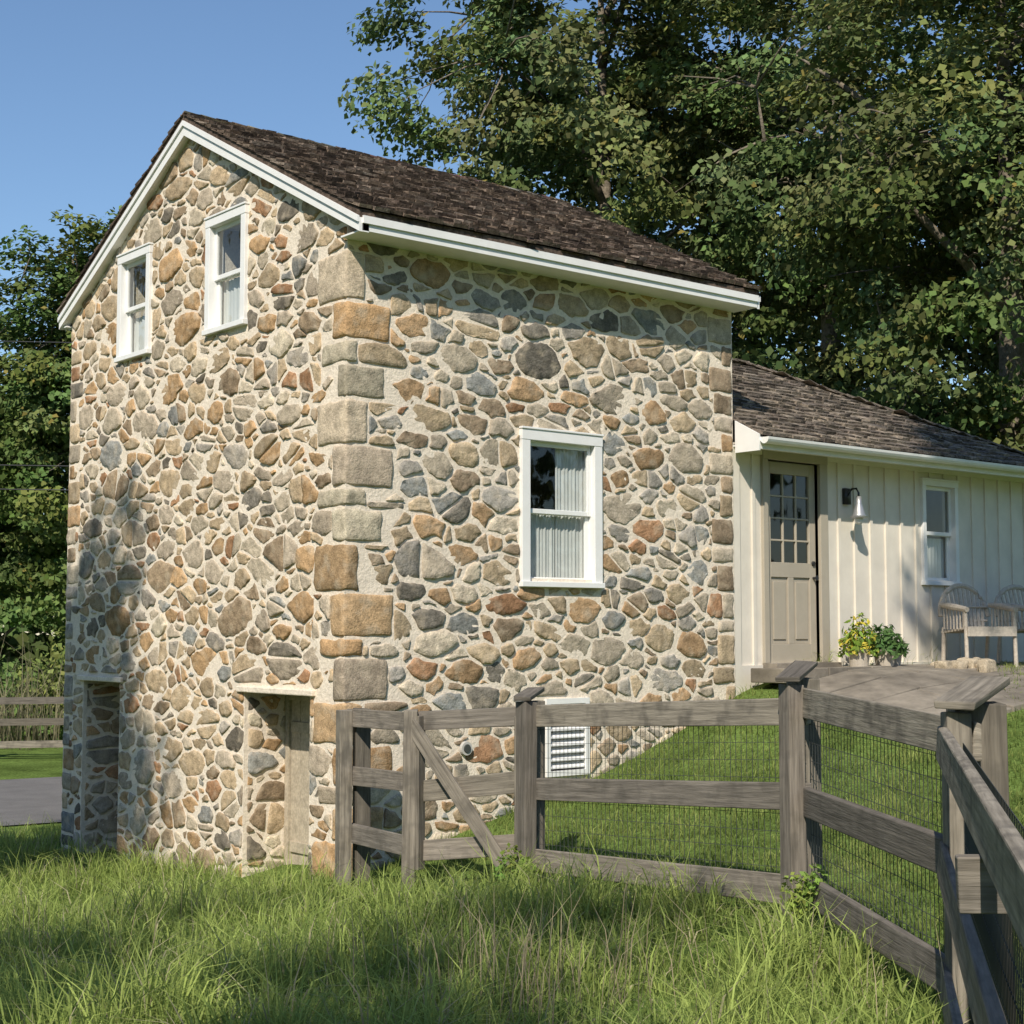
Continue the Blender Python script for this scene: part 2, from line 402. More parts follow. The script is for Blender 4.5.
# ------------------------------------------------------------ windows
def window(frame,c,o,name,parent,curtain=0,ct=.09):
    mb=MB()
    def B(u0,u1,d0,d1,z0,z1,mat='white'):
        mb.box8([frame(u0,d1,z0),frame(u1,d1,z0),frame(u1,d0,z0),frame(u0,d0,z0),frame(u0,d1,z1),frame(u1,d1,z1),frame(u1,d0,z1),frame(u0,d0,z1)],mat)
    u0,u1,z0,z1=c; t=ct
    B(u0,u0+t,-.12,.04,z0+.05,z1-t); B(u1-t,u1,-.12,.04,z0+.05,z1-t)
    B(u0-.004,u1+.004,-.12,.044,z1-t,z1); B(u0-.012,u1+.012,-.12,.055,z1,z1+.02)
    B(u0-.012,u1+.012,-.14,.06,z0,z0+.05)
    a,b,e,f=u0+t,u1-t,z0+.05,z1-t; s=.045; zm=(e+f)/2
    for (lo,hi,dd) in ((zm-.02,f,-.02),(e,zm+.02,-.055)):
        B(a,a+s,dd-.03,dd,lo,hi); B(b-s,b,dd-.03,dd,lo,hi); B(a+s,b-s,dd-.03,dd-.001,hi-s,hi); B(a+s,b-s,dd-.03,dd-.001,lo,lo+s)
        k=len(mb.v); mb.v+=[frame(a+s,dd-.015,lo+s),frame(b-s,dd-.015,lo+s),frame(b-s,dd-.015,hi-s),frame(a+s,dd-.015,hi-s)]
        mb.face([k,k+1,k+2,k+3],'glass')
    mb.obj(name,parent,bevel=.004)
    if curtain:
        mc=MB(); n=40
        for (ua,ub,zt,zb) in curtain:
            k=len(mc.v)
            for i in range(n+1):
                u=ua+(ub-ua)*i/n; d=-.12+.008*math.sin(i*1.35)+.006*math.sin(i*.6)
                mc.v+= [frame(u,d,zb),frame(u,d*.98,zt)]
            for i in range(n): mc.face([k+2*i,k+2*i+2,k+2*i+3,k+2*i+1],'curtain')
        mc.obj(name+'_curtain',parent,smooth=True)
window(front,fwc,fw,'sash_window',house,curtain=[(2.46,2.86,3.86,2.5),(2.0,2.12,3.86,2.5),(2.12,2.46,3.14,2.5)],ct=.1)
window(gable,gw1c,gw1,'gable_window',house,curtain=[(1.78,2.40,5.46,4.95)],ct=.085)
window(gable,gw2c,gw2,'gable_window_small',house,curtain=[(3.77,4.37,5.40,4.95)],ct=.085)
mb=MB(); u0,u1,z0,z1=2.22,2.76,.69,1.41
mb.box(u0,u0+.05,-.03,.1,z0,z1,'white');mb.box(u1-.05,u1,-.03,.1,z0,z1,'white');mb.box(u0+.05,u1-.05,-.03,.1,z1-.05,z1,'white');mb.box(u0+.05,u1-.05,-.03,.1,z0,z0+.05,'white')
zz=z0+.07
while zz<z1-.08:
    mb.box8([(u0+.05,-.02,zz),(u1-.05,-.02,zz),(u1-.05,.05,zz+.05),(u0+.05,.05,zz+.05),(u0+.05,-.02,zz+.012),(u1-.05,-.02,zz+.012),(u1-.05,.05,zz+.062),(u0+.05,.05,zz+.062)],'white'); zz+=.07
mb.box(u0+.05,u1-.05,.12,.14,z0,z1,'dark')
mb.obj('basement_louvre',house)
mb=MB(); mb.tube([(1.28,-.01,1.0),(1.28,-.04,1.0)],[.065,.06],'pvc',n=20); mb.tube([(1.28,-.041,1.0),(1.28,-.05,1.0)],[.04,.036],'steel',n=16); mb.obj('wall_vent_cap',house)
for k,(g,nm) in enumerate(((gd1,'basement_door'),(gd2,'basement_door_old'))):
    mb=MB(); x=.45
    mb.box(x-.02,x+.05,g[0],g[0]+.07,-.6,g[3],'olddoor'); mb.box(x-.02,x+.05,g[1]-.07,g[1],-.6,g[3],'olddoor'); mb.box(x-.02,x+.05,g[0]+.07,g[1]-.07,g[3]-.08,g[3],'olddoor')
    y=g[0]+.07; w=(g[1]-g[0]-.14)/6
    for i in range(6): mb.box(x+.005+.002*(i%2),x+.04,y+.004,y+w-.004,-.6,g[3]-.08,'olddoor'); y+=w
    mb.box(x-.015,x+.005,g[0]+.1,g[1]-.1,.0,.1,'olddoor'); mb.box(x-.015,x+.005,g[0]+.1,g[1]-.1,1.1,1.2,'olddoor')
    mb.tube([(x-.02,g[0]+.2,.6),(x-.07,g[0]+.2,.6)],[.025,.03],'iron',n=10)
    mb.obj(nm,house,bevel=.004)
    mb=MB(); mb.box(-.045,TH-.04,g[0]-.09,g[1]+.09,g[3],g[3]+.055,'mortar'); mb.obj(nm+'_lintel',house,bevel=.01)

# ------------------------------------------------------------ roofs
SHC=[(.14,.105,.08),(.11,.083,.066),(.17,.13,.098),(.09,.07,.058),(.125,.098,.078),(.25,.20,.16)]
SHC2=[(.20,.17,.135),(.17,.14,.115),(.24,.20,.155),(.14,.12,.10)]
def shingles(mb,O,Uv,Vv,Nv,lu,lv,pal,lim=None,exp=.14):
    O=Vector(O);Uv=Vector(Uv);Vv=Vector(Vv);Nv=Vector(Nv)
    v=-.03;row=0
    while v<lv-.03:
        u=-.05*(row%2)*random.random()
        while u<lu:
            w=random.uniform(.06,.18); e=min(u+w-.008,lu); s=max(u,0)
            if e-s>.02 and (not lim or lim((s+e)/2,v)):
                ln=min(exp*1.9,lv-v); j=random.uniform(-.022,.022); t=random.uniform(.016,.042)
                c=random.choice(pal);k=random.uniform(.65,1.35); c=tuple(x*k for x in c)
                a=O+Uv*s+Vv*(v+j); b=O+Uv*e+Vv*(v+j+random.uniform(-.012,.012)); d=Vv*ln
                lo=.018; 
                P=[a+Nv*lo,b+Nv*lo,b+d,a+d,a+Nv*(lo+t),b+Nv*(lo+t+random.uniform(-.006,.006)),b+d+Nv*.004,a+d+Nv*.004]
                mb.box8(P,'shingle',c)
            u+=w
        v+=exp;row+=1
RX0,RX1=-.10,4.90
n_=math.hypot(yr+OV,zr1-zr0); Vf=Vector((0,(yr+OV)/n_,(zr1-zr0)/n_)); Nf=Vector((0,-Vf.z,Vf.y)); Vb=Vector((0,-Vf.y,Vf.z)); Nb=Vector((0,Vf.z,Vf.y))
nb_=math.hypot(yr+OVB,zr1-zrb)
mb=MB()
for s in(1,-1):
    ye=-OV if s==1 else W+OVB; ze=zr0 if s==1 else zrb; th=Vector((0,0,-.07))
    P=[Vector((RX0,ye,ze)),Vector((RX1,ye,ze)),Vector((RX1,yr,zr1)),Vector((RX0,yr,zr1))]
    if s==1: mb.box8([p+th for p in P]+P,'shingle',SHC[1])
    else: mb.box8([P[1]+th,P[0]+th,P[3]+th,P[2]+th,P[1],P[0],P[3],P[2]],'shingle',SHC[1])
mb.obj('roof_deck',house)
mb=MB()
shingles(mb,(RX0-.02,-OV,zr0),(1,0,0),Vf,Nf,RX1-RX0+.04,n_,SHC)
shingles(mb,(RX1+.02,W+OVB,zrb),(-1,0,0),Vb,Nb,RX1-RX0+.04,nb_,SHC)
x=RX0
while x<RX1:
    for s in(1,-1):
        a=Vector((x,yr,zr1+.03)); c=tuple(q*random.uniform(.8,1.2) for q in random.choice(SHC)); d=Vector((0,-s*Vf.y,-Vf.z))*.13; nn=Vector((0,-s*Vf.z,Vf.y))*.015
        b=a+Vector((.24,0,-.012))
        mb.box8([a+d,b+d,b,a,a+d+nn,b+d+nn,b+nn,a+nn] if s==1 else [b+d,a+d,a,b,b+d+nn,a+d+nn,a+nn,b+nn],'shingle',c)
    x+=.18
mb.obj('roof_shingles',house)
mb=MB()
for s in(1,-1):
    ye=-OV if s==1 else W+OVB; yw=0 if s==1 else W; dz=0 if s==1 else zrb-zr0
    mb.box(RX0+.03,RX1-.03,min(ye,ye+s*.03),max(ye,ye+s*.03),5.40+dz,5.515+dz,'white')
    mb.box(RX0+.03,RX1-.03,min(ye+s*.03,yw),max(ye+s*.03,yw),5.40+dz,5.415+dz,'white')
    mb.box(RX0+.03,RX1-.03,min(ye-s*.02,ye),max(ye-s*.02,ye),5.46+dz,5.525+dz,'white')
for X0,X1 in((RX0,RX0+.035),(RX1-.035,RX1)):
    for s in(1,-1):
        ye=(-OV) if s==1 else W+OVB
        a0=(zr0 if s==1 else zrb)-.072;b0=zr1-.072; w=.14
        mb.box8([(X0,ye,a0-w+.02),(X1,ye,a0-w+.02),(X1,yr,b0-w),(X0,yr,b0-w),(X0,ye,a0),(X1,ye,a0),(X1,yr,b0),(X0,yr,b0)],'white')
        Xa,Xb=(X0-.02,X0) if X0<0 else (X1,X1+.02)
        mb.box8([(Xa,ye,a0-.04),(Xb,ye,a0-.04),(Xb,yr,b0-.04),(Xa,yr,b0-.04),(Xa,ye,a0+.012),(Xb,ye,a0+.012),(Xb,yr,b0+.012),(Xa,yr,b0+.012)],'white')
for s in(1,-1):
    ye=(-OV) if s==1 else W+OVB; a0=(zr0 if s==1 else zrb)-.19; b0=zr1-.19
    mb.box8([(RX0+.036,ye,a0),(-.002,ye,a0),(-.002,yr,b0),(RX0+.036,yr,b0),(RX0+.036,ye,a0+.11),(-.002,ye,a0+.11),(-.002,yr,b0+.11),(RX0+.036,yr,b0+.11)],'white')
mb.obj('white_trim',house)

# ------------------------------------------------------------ cottage wing
cot=empty('board_and_batten_cottage')
C0,C1,CZ0,CZ1=L+.01,10.4,1.30,4.02; CD=4.5
dop=(5.38,6.24,1.70,3.88); cwc=(8.12,8.83,2.58,3.83); cw=(8.18,8.77,2.64,3.77)
mb=MB()
cf=lambda u,d,z:(u,-d+.04,z)
wallcols(mb,cf,C0,C1,lambda u:CZ1,[dop,cw],CZ0,.15,mat='cream')
mb.box(C1-.15,C1,.19,CD,CZ0,CZ1,'cream'); mb.box(C0,C1-.15,CD-.15,CD,CZ0-1.5,CZ1,'cream')
x=C0+.02
while x<C1:
    if not(dop[0]-.12<x<dop[1]+.12):
        if cwc[0]-.05<x<cwc[1]+.03:
            mb.box(x,x+.045,.018,.04,CZ0+.38,cwc[2]-.005,'cream'); mb.box(x,x+.045,.018,.04,cwc[3]+.035,CZ1-.1,'cream')
        else: mb.box(x,x+.045,.018,.04,CZ0+.38,CZ1-.1,'cream')
    x+=.285
mb.box(C0,C0+.1,.01,.04,CZ0,CZ1-.1,'cream')
mb.box(C0+.1,dop[0]-.1,.015,.04,CZ0,CZ0+.38,'cream'); mb.box(dop[1]+.12,C1,.015,.04,CZ0,CZ0+.38,'cream')
mb.box(C0,C1,.008,.04,CZ1-.1,CZ1,'cream')
mb.box(C0,C1-.15,.2,CD-.15,1.6,1.65,'dark')
mb.obj('siding',cot)
window(cf,cwc,cw,'cottage_window',cot,curtain=[(8.2,8.75,3.15,2.6)],ct=.065)
mb=MB(); a,b,z0,z1=dop
mb.box(a-.08,a,-.0,.1,z0,z1,'beige'); mb.box(b,b+.13,-.0,.1,z0,z1,'beige'); mb.box(a-.08,b+.13,-.006,.1,z1,z1+.1,'beige')
mb.box(a-.08,b+.13,-.16,.1,z0-.09,z0-.001,'paving')
d0,d1=.07,.11
st=.11; zt=z1-.01; wz0,wz1=2.78,3.74; p0,p1=z0+.2,z0+.92
B=lambda u0,u1,za,zb,y0=d0,y1=d1,m='beige': mb.box(u0,u1,y0,y1,za,zb,m)
B(a+.01,a+st,z0,zt); B(b-st,b-.01,z0,zt); B(a+st,b-st,wz1,zt); B(a+st,b-st,p1,wz0); B(a+st,b-st,z0,p0)
um=(a+b)/2; B(um-.045,um+.045,p0,p1)
for (q0,q1) in((a+st,um-.045),(um+.045,b-st)):
    B(q0,q1,p0,p1,d0+.02,d1-.002); B(q0+.04,q1-.04,p0+.05,p1-.05,d0+.006,d0+.02)
for i in range(1,3):
    u=a+st+(b-st-a-st)*i/3; B(u-.01,u+.01,wz0,wz1,d0+.006,d1-.005)
for i in range(1,4):
    zz=wz0+(wz1-wz0)*i/4; B(a+st,b-st,zz-.01,zz+.01,d0+.009,d1-.008)
k=len(mb.v); mb.v+=[(a+st,d0+.025,wz0),(b-st,d0+.025,wz0),(b-st,d0+.025,wz1),(a+st,d0+.025,wz1)]; mb.face([k,k+1,k+2,k+3],'glass')
mb.tube([(b-.06,d0,2.62),(b-.06,d0-.03,2.62),(b-.06,d0-.06,2.62)],[.014,.014,.03],'iron',n=12)
mb.tube([(b-.06,d0,2.78),(b-.06,d0-.02,2.78)],[.028,.026],'iron',n=12)
mb.obj('front_door',cot,bevel=.004)
E0=Vector((C0+.0,-.36,4.06)); R0=Vector((C0,2.25,5.42)); R1=Vector((7.5,2.25,5.42)); E1=Vector((10.65,-.36,4.06)); E2=Vector((10.65,4.86,4.06)); E3=Vector((C0,4.86,4.06))
mb=MB()
for P in ([E0,E1,R1,R0],[E1,E2,R1],[E2,E3,R0,R1]):
    k=len(mb.v); mb.v+=[tuple(p) for p in P]; mb.face([k+i for i in range(len(P))],'shingle',None,SHC2[1])
k=len(mb.v); mb.v+=[tuple(p-Vector((0,0,.06))) for p in(E0,E1,E2,E3)]; mb.face([k+3,k+2,k+1,k],'white')
mb.obj('roof_deck',cot)
mb=MB()
n2=math.hypot(2.61,1.36); V2=Vector((0,2.61/n2,1.36/n2)); N2=Vector((0,-V2.z,V2.y))
shingles(mb,E0,(1,0,0),V2,N2,E1.x-E0.x,n2,SHC2,lim=lambda u,v: u < (E1.x-E0.x)-(E1.x-R1.x)*(v+.05)/n2)
shingles(mb,E3+Vector((E2.x-E3.x,0,0)),(-1,0,0),Vector((0,-V2.y,V2.z)),Vector((0,V2.z,V2.y)),E1.x-E0.x,n2,SHC2,lim=lambda u,v: u > (E1.x-R1.x)*(v+.05)/n2)
n3=math.hypot(3.15,1.36); V3=Vector((-3.15/n3,0,1.36/n3))
shingles(mb,E1,(0,1,0),V3,Vector((1.36/n3,0,3.15/n3)),5.22,n3,SHC2,lim=lambda u,v: 2.61*(v/n3)<u<5.22-2.61*(v/n3))
for A,Bq in((E1,R1),(E2,R1),(R1,R0)):
    d=(Bq-A); l=d.length; d.normalize(); q=0
    while q<l:
        mb.beam(A+d*q+Vector((0,0,.035)),A+d*min(q+.22,l)+Vector((0,0,.05)),.17,.02,'shingle',random.choice(SHC2)); q+=.17
mb.obj('roof_shingles',cot)
mb=MB()
mb.box(C0+.002,E1.x,-.36,-.335,3.92,4.05,'white')
mb.box(C0+.002,E1.x,-.335,.02,3.97,3.99,'white')
mb.box(E1.x-.025,E1.x,-.335,4.86,3.92,4.05,'white')
mb.box8([(C0-.02,-.37,3.90),(C0+.0015,-.37,3.90),(C0+.0015,-.04,3.90),(C0-.02,-.04,3.90),(C0-.02,-.37,4.07),(C0+.0015,-.37,4.07),(C0+.0015,-.04,4.24),(C0-.02,-.04,4.24)],'white')
k=len(mb.v); ns=9
for x in(C0+.0,E1.x+.02):
    for r in(.062,.055):
        for i in range(ns):
            t=math.pi+math.pi*i/(ns-1); mb.v.append((x,-.425+r*math.cos(t),4.035+r*math.sin(t)*1.1))
for i in range(ns-1):
    mb.face([k+i,k+i+1,k+2*ns+i+1,k+2*ns+i],'white'); mb.face([k+ns+i+1,k+ns+i,k+3*ns+i,k+3*ns+i+1],'white'); mb.face([k+i,k+ns+i,k+ns+i+1,k+i+1],'white')
k=len(mb.v)
for i in range(ns):
    t=math.pi+math.pi*i/(ns-1); mb.v.append((C0+.001,-.425+.055*math.cos(t),4.035+.06*math.sin(t)))
mb.face(list(range(k,k+ns)),'white')
mb.obj('eave_trim_and_gutter',cot)

lx,lz=6.72,3.44
mb=MB()
mb.box(lx-.05,lx+.05,-.005,.04,lz+.02,lz+.2,'iron')
mb.tube([(lx,.0,lz+.12),(lx,-.06,lz+.19),(lx,-.12,lz+.19),(lx,-.15,lz+.14),(lx,-.15,lz+.08)],[.012]*5,'iron',n=8)
mb.tube([(lx,-.15,lz+.1),(lx,-.15,lz+.02),(lx,-.15,lz-.01),(lx,-.15,lz-.1),(lx,-.15,lz-.14)],[.03,.035,.045,.07,.1],'lampshade',n=20)
mb.tube([(lx,-.15,lz-.12),(lx,-.15,lz-.18),(lx,-.15,lz-.21)],[.04,.045,.03],'white',n=14)
mb.obj('barn_wall_lamp',smooth=True)

mb=MB()
y=-.10
for r in range(5):
    x=5.0+random.uniform(-.1,0)+r*.05
    while x<9.0-r*.6:
        w=random.uniform(.6,1.0); h=.46
        def zz(a,b): return min(1.66,g1(a,b)+.05) if r else 1.655
        P=[(x,y-h),(x+w-.015,y-h),(x+w-.015,y-.012),(x,y-.012)]; zs=[zz(*p)+random.uniform(-.01,.01) for p in P]
        mb.box8([(p[0],p[1],q-.15) for p,q in zip(P,zs)]+[(p[0],p[1],q) for p,q in zip(P,zs)],'paving'); x+=w
    y-=.47
mb.obj('stone_path',bevel=.01)

# ------------------------------------------------------------ fence
FC=[(.20,.175,.14),(.225,.195,.16),(.17,.15,.125),(.25,.22,.175)]
def fc(k=1):
    q=random.uniform(.8,1.2)*k; return tuple(x*q for x in random.choice(FC))
P1=(-.30,-.465);P2=(-.48,-1.61);P3=(-.14,-2.54);P4=(-.54,-5.32);P5=(-1.81,-7.25);P6=(-5.0,-9.70)
TZ={P1:1.33,P2:1.36,P3:1.445,P4:1.63,P5:1.60,P6:1.56}
fence=empty('wooden_fence')
mb=MB()
def vpost(p,z0,z1,w,d,ang,k=1):
    mb.beam((p[0],p[1],z0),(p[0]+random.uniform(-.02,.02),p[1]+random.uniform(-.02,.02),z1),w,d,'fence',fc(k),up=(math.cos(ang),math.sin(ang),0),jit=.006)
def rails(m,a,b,za,zb,off,hs=(0,-.5,-1.0),h=.15,t=.04,ext=.06,k=1):
    A=Vector((*a,0));B=Vector((*b,0));d=(B-A).normalized(); nrm=Vector((-d.y,d.x,0))
    for hh in hs:
        m.beam(A-d*ext+nrm*off+Vector((0,0,za+hh+random.uniform(-.025,.025))),B+d*ext+nrm*off+Vector((0,0,zb+hh+random.uniform(-.025,.025))),t,h*random.uniform(.93,1.05),'fence',fc(k),jit=.008)
angs={P1:1.3,P2:.9,P3:1.45,P4:1.2,P5:.8,P6:.6}
for p in(P1,P2,P3,P4,P5,P6):
    zt=TZ[p]+{P1:.08,P2:.1,P3:.1,P4:.12,P5:.12,P6:.12}[p]
    vpost(p,g1(*p)-.3,zt,.10,.12,angs[p])
def off(p,dx,dy): return (p[0]+dx,p[1]+dy)
vpost(off(P1,.17,-.02),g1(*P1)-.2,1.42,.12,.12,1.3,k=.6)
vpost(off(P3,.13,.06),g1(*P3)-.3,TZ[P3]+.10,.13,.13,1.45,k=.8)
vpost(off(P4,.16,.05),g1(*P4)-.3,TZ[P4]+.15,.14,.14,1.2,k=.75)
vpost(off(P5,.17,.0),g1(*P5)-.3,TZ[P5]+.15,.2,.20,.8,k=.65)
def cap(p,q,z,za,w=.17):
    mb.beam((p[0],p[1],z),(q[0],q[1],za),w,.03,'fence',fc(.9),jit=.004)
cap(off(P3,-.07,-.05),off(P3,.22,.13),TZ[P3]+.125,TZ[P3]+.18,w=.13)
cap(off(P4,-.08,-.04),off(P4,.26,.11),TZ[P4]+.15,TZ[P4]+.23,w=.14)
cap(off(P5,-.10,-.07),off(P5,.34,.05),TZ[P5]+.15,TZ[P5]+.24,w=.17)
rails(mb,P1,P2,TZ[P1],TZ[P2],.07,hs=(0,-.45,-.9))
rails(mb,P3,P4,TZ[P3],TZ[P4],.07,h=.16)
rails(mb,P4,P5,TZ[P4],TZ[P5],.07,h=.16)
rails(mb,P5,P6,TZ[P5],TZ[P6],-.05,h=.15,ext=.1)
mb.beam((-3.86,-8.67,1.42),(-2.9,-9.75,1.45),.05,.14,'fence',fc(1.1)); mb.beam((-3.86,-8.67,.95),(-2.9,-9.75,.97),.05,.14,'fence',fc())
vpost((-2.95,-9.70),.2,1.6,.12,.12,.8)
mb.obj('posts_and_rails',fence,bevel=.006)
mb=MB()
def mesh_wire(a,b,za,zb,off=.10,hgt=1.12):
    A=Vector((*a,0));B=Vector((*b,0));d=(B-A);l=d.length;d.normalize();nrm=Vector((-d.y,d.x,0))*off
    nn=int(l/.05)
    for i in range(nn):
        p=A+d*(i*.05)+nrm; z=za+(zb-za)*i*.05/l; mb.beam(p+Vector((0,0,z-hgt)),p+Vector((0,0,z)),.0026,.0026,'steel',up=(1,0,0))
    for j in range(12):
        mb.beam(A+nrm+Vector((0,0,za-.1*j)),B+nrm+Vector((0,0,zb-.1*j)),.0026,.0026,'steel')
mesh_wire(P3,P4,TZ[P3],TZ[P4]);mesh_wire(P4,P5,TZ[P4],TZ[P5]);mesh_wire(P5,P6,TZ[P5],TZ[P6],off=.03)
mb.obj('wire_mesh',fence)
gate=empty('wooden_gate')
mb=MB()
rails(mb,P2,P3,TZ[P2],TZ[P3],.06,hs=(0,-.47,-.93),ext=-.06,k=1.05)
dg=Vector((P3[0]-P2[0],P3[1]-P2[1],0)).normalized(); ng=Vector((dg.y,-dg.x,0))
for q,zt in((.09,1.42),(.93,1.44)):
    p=Vector((*P2,0))+dg*q; mb.beam(p+ng*-.02+Vector((0,0,.3)),p+ng*-.02+Vector((0,0,zt)),.09,.03,'fence',fc(),up=tuple(dg))
a=Vector((*P2,1.38))+dg*.02+ng*.03; b=Vector((*P2,.36))+dg*.86+ng*.03
mb.beam(a,b,.03,.11,'fence',fc(1.35))
mb.obj('gate_panel',gate,bevel=.005)

rf=empty('split_rail_fence'); mb=MB()
pts=[site(-12.5+i*2.4,28.6+i*.55) for i in range(7)]
for i,p in enumerate(pts):
    z=-.4; mb.beam((p[0],p[1],z-.3),(p[0],p[1],z+1.3),.13,.13,'fence',fc(.8),up=(1,0,0))
    if i<len(pts)-1:
        q=pts[i+1]
        for h in(.3,.72,1.12): mb.beam((p[0],p[1],z+h),(q[0],q[1],z+h),.05,.13,'fence',fc(.9))
mb.obj('rails',rf)

# ------------------------------------------------------------ chairs
def chair(name,loc,rot,w=.62):
    e=empty(name,(loc[0],loc[1],loc[2])); e.rotation_euler=(0,0,rot); mb=MB()
    h=w/2
    for sx in(-1,1):
        mb.tube([(sx*h,-.28,-.08),(sx*h,-.27,.3),(sx*h,-.26,.62)],[.025,.022,.022],'wicker',n=8)
        mb.tube([(sx*(h-.03),.3,-.08),(sx*(h-.02),.25,.42)],[.025,.022],'wicker',n=8)
        mb.tube([(sx*h,-.30,.62),(sx*(h+.02),0,.66),(sx*h,.24,.68)],[.03,.04,.03],'wicker',n=8)
        for i in range(7): mb.tube([(sx*h,-.22+i*.07,.4),(sx*h,-.22+i*.07,.64)],[.011,.011],'wicker',n=5)
    for i in range(9):
        y=-.28+i*.065; mb.box(-h+.01,h-.01,y,y+.055,.40-.006*i,.425-.006*i,'wicker')
    mb.box(-h,h,-.31,-.285,.32,.43,'wicker')
    arc=[];n=14
    for i in range(n+1):
        t=math.pi*i/n; arc.append((-math.cos(t)*h,.28+.08*math.sin(t),.55+.36*math.sin(t)))
    mb.tube(arc,[.03]*(n+1),'wicker',n=8)
    for i in range(1,11):
        u=-1+2*i/11; zt=.55+.36*math.sqrt(1-u*u); 
        mb.beam((u*h*.85,.24,.38),(u*h,.28+.08*math.sqrt(1-u*u),zt),.012,.035,'wicker',up=(1,0,0))
    for zz in(.5,.66): mb.tube([(-h*.92,.26,zz),(0,.31,zz),(h*.92,.26,zz)],[.014]*3,'wicker',n=5)
    mb.obj('frame',e,smooth=False)
chair('slatted_garden_chair',(8.25,-.62,1.66),math.radians(-25))
chair('slatted_garden_chair.001',(9.35,-.75,1.66),math.radians(-5),w=.9)

# ------------------------------------------------------------ leaves / plants
def leafmesh(centers,normals,sizes,cols,aspect=.55):
    N=len(centers); n=normals/np.linalg.norm(normals,axis=1,keepdims=True)
    r=rng.normal(size=(N,3)); a=np.cross(n,r); a/=np.linalg.norm(a,axis=1,keepdims=True)+1e-9; b=np.cross(n,a)
    s=sizes[:,None]
    v=np.stack([centers-a*s*.5, centers+b*s*aspect*.5-a*s*.05+n*s*.06, centers+a*s*.5-n*s*.08, centers-b*s*aspect*.5-a*s*.05+n*s*.06],1).reshape(-1,3)
    f=np.arange(N*4).reshape(N,4); return v,f,np.repeat(cols,4,axis=0)
def leafcols(N,base,var=.25,yel=.0):
    b=np.array(base)[None,:]*(1+rng.uniform(-var,var,(N,1))); b=b*(1+rng.uniform(-.08,.08,(N,3)))
    if yel: 
        m=rng.random(N)<yel; b[m]=np.array([.24,.2,.06])*(1+rng.uniform(-.2,.2,(m.sum(),1)))
    return b
def tree(name,x,y,H,cz,R,RZ,ncl=170,lpc=420,leaf=.17,base=(.075,.115,.035),seed=1,clr=(.5,1.05),trunk=.3,zb=None,limbs=9,inner=.38):
    global rng
    rng=np.random.default_rng(seed); random.seed(seed)
    e=empty(name,(x,y,0)); z0=g1(x,y)-.2 if zb is None else zb
    mb=MB(); n=9; path=[];rad=[]
    for i in range(n):
        k=i/(n-1); path.append(Vector((math.sin(k*3+seed)*.35*k,math.cos(k*2.3+seed)*.35*k,z0+(H*.86-z0)*k))); rad.append(trunk*(1-k)**.8+.03)
    rad[0]*=1.3; mb.tube(path,rad,'bark',n=10)
    def tp(z):
        k=min(max((z-z0)/(H*.86-z0),0),1)*(n-1); i=min(int(k),n-2); return path[i].lerp(path[i+1],k-i)
    lim=[]
    for i in range(limbs):
        k=i/(limbs-1); zs=cz-RZ*.85+RZ*1.3*k; az=i*2.4+random.uniform(-.4,.4)
        s=tp(zs-1.0); rr=R*random.uniform(.6,.85)*math.sqrt(max(.15,1-((zs-cz)/RZ*.8)**2))
        en=Vector((math.cos(az)*rr,math.sin(az)*rr,min(zs+rr*.55,cz+RZ*.8)))
        mid=s.lerp(en,.5)+Vector((random.uniform(-.4,.4),random.uniform(-.4,.4),random.uniform(-.1,.6)))
        pts=[s,s.lerp(mid,.5)+Vector((0,0,.1)),mid,mid.lerp(en,.5)+Vector((random.uniform(-.2,.2),)*3),en]
        r0=trunk*.42; mb.tube(pts,[r0,r0*.75,r0*.55,r0*.35,r0*.12],'bark',n=6); lim.append(pts)
    allp=[p for l in lim for p in l]+[tp(cz+RZ*k) for k in(-.6,-.2,.2,.5)]
    C=[];
    lump=[(rng.normal(size=3),rng.uniform(.72,1.16)) for _ in range(18)]
    for i in range(ncl):
        d=rng.normal(size=3); d/=np.linalg.norm(d)
        w=max(lump,key=lambda q: float(np.dot(q[0]/np.linalg.norm(q[0]),d)))[1]
        r=rng.random()**inner*w
        p=np.array([d[0]*R*r,d[1]*R*r,cz+d[2]*RZ*r]); C.append(p)
        if i%2==0:
            P=Vector(p); q=min(allp,key=lambda a:(a-P).length); m1=q.lerp(P,.35)+Vector((random.uniform(-.2,.2),random.uniform(-.2,.2),.18)); m=q.lerp(P,.7)+Vector((random.uniform(-.2,.2),random.uniform(-.2,.2),.12))
            mb.tube([q,m1,m,P],[.032,.022,.014,.007],'bark',n=4)
    mb.obj('trunk_and_limbs',e,smooth=True)
    VV=[];NN=[];SS=[];CC=[]
    for p in C:
        r=rng.uniform(*clr); k=int(lpc*(r/np.mean(clr))**2*rng.uniform(.6,1.2))
        q=rng.normal(size=(k,3)); q/=np.linalg.norm(q,axis=1,keepdims=True); q*=rng.random((k,1))**.5
        off=q*np.array([r,r,r*.55]); off[:,2]-= .16*(off[:,0]**2+off[:,1]**2)/r
        VV.append(p+off); out=p-np.array([0,0,cz]); out/=np.linalg.norm(out)+1e-6
        NN.append(rng.normal(size=(k,3))*.6+out*.6+np.array([0,0,.75])+q*.4)
        SS.append(rng.uniform(.6,1.25,k)*leaf)
        CC.append(leafcols(k,np.array(base)*rng.uniform(.75,1.3)*np.array([rng.uniform(.85,1.2),1,rng.uniform(.8,1.1)]),.25,.015))
    v,f,c=leafmesh(np.concatenate(VV),np.concatenate(NN),np.concatenate(SS),np.concatenate(CC),.75)
    npmesh('foliage',v,[f],c,'leaf',parent=e)
    return e
def T(name,px,cd,**k):
    x,y=site((px-512)/1545*cd,cd); return tree(name,x,y,**k)
LB=(.145,.185,.075)
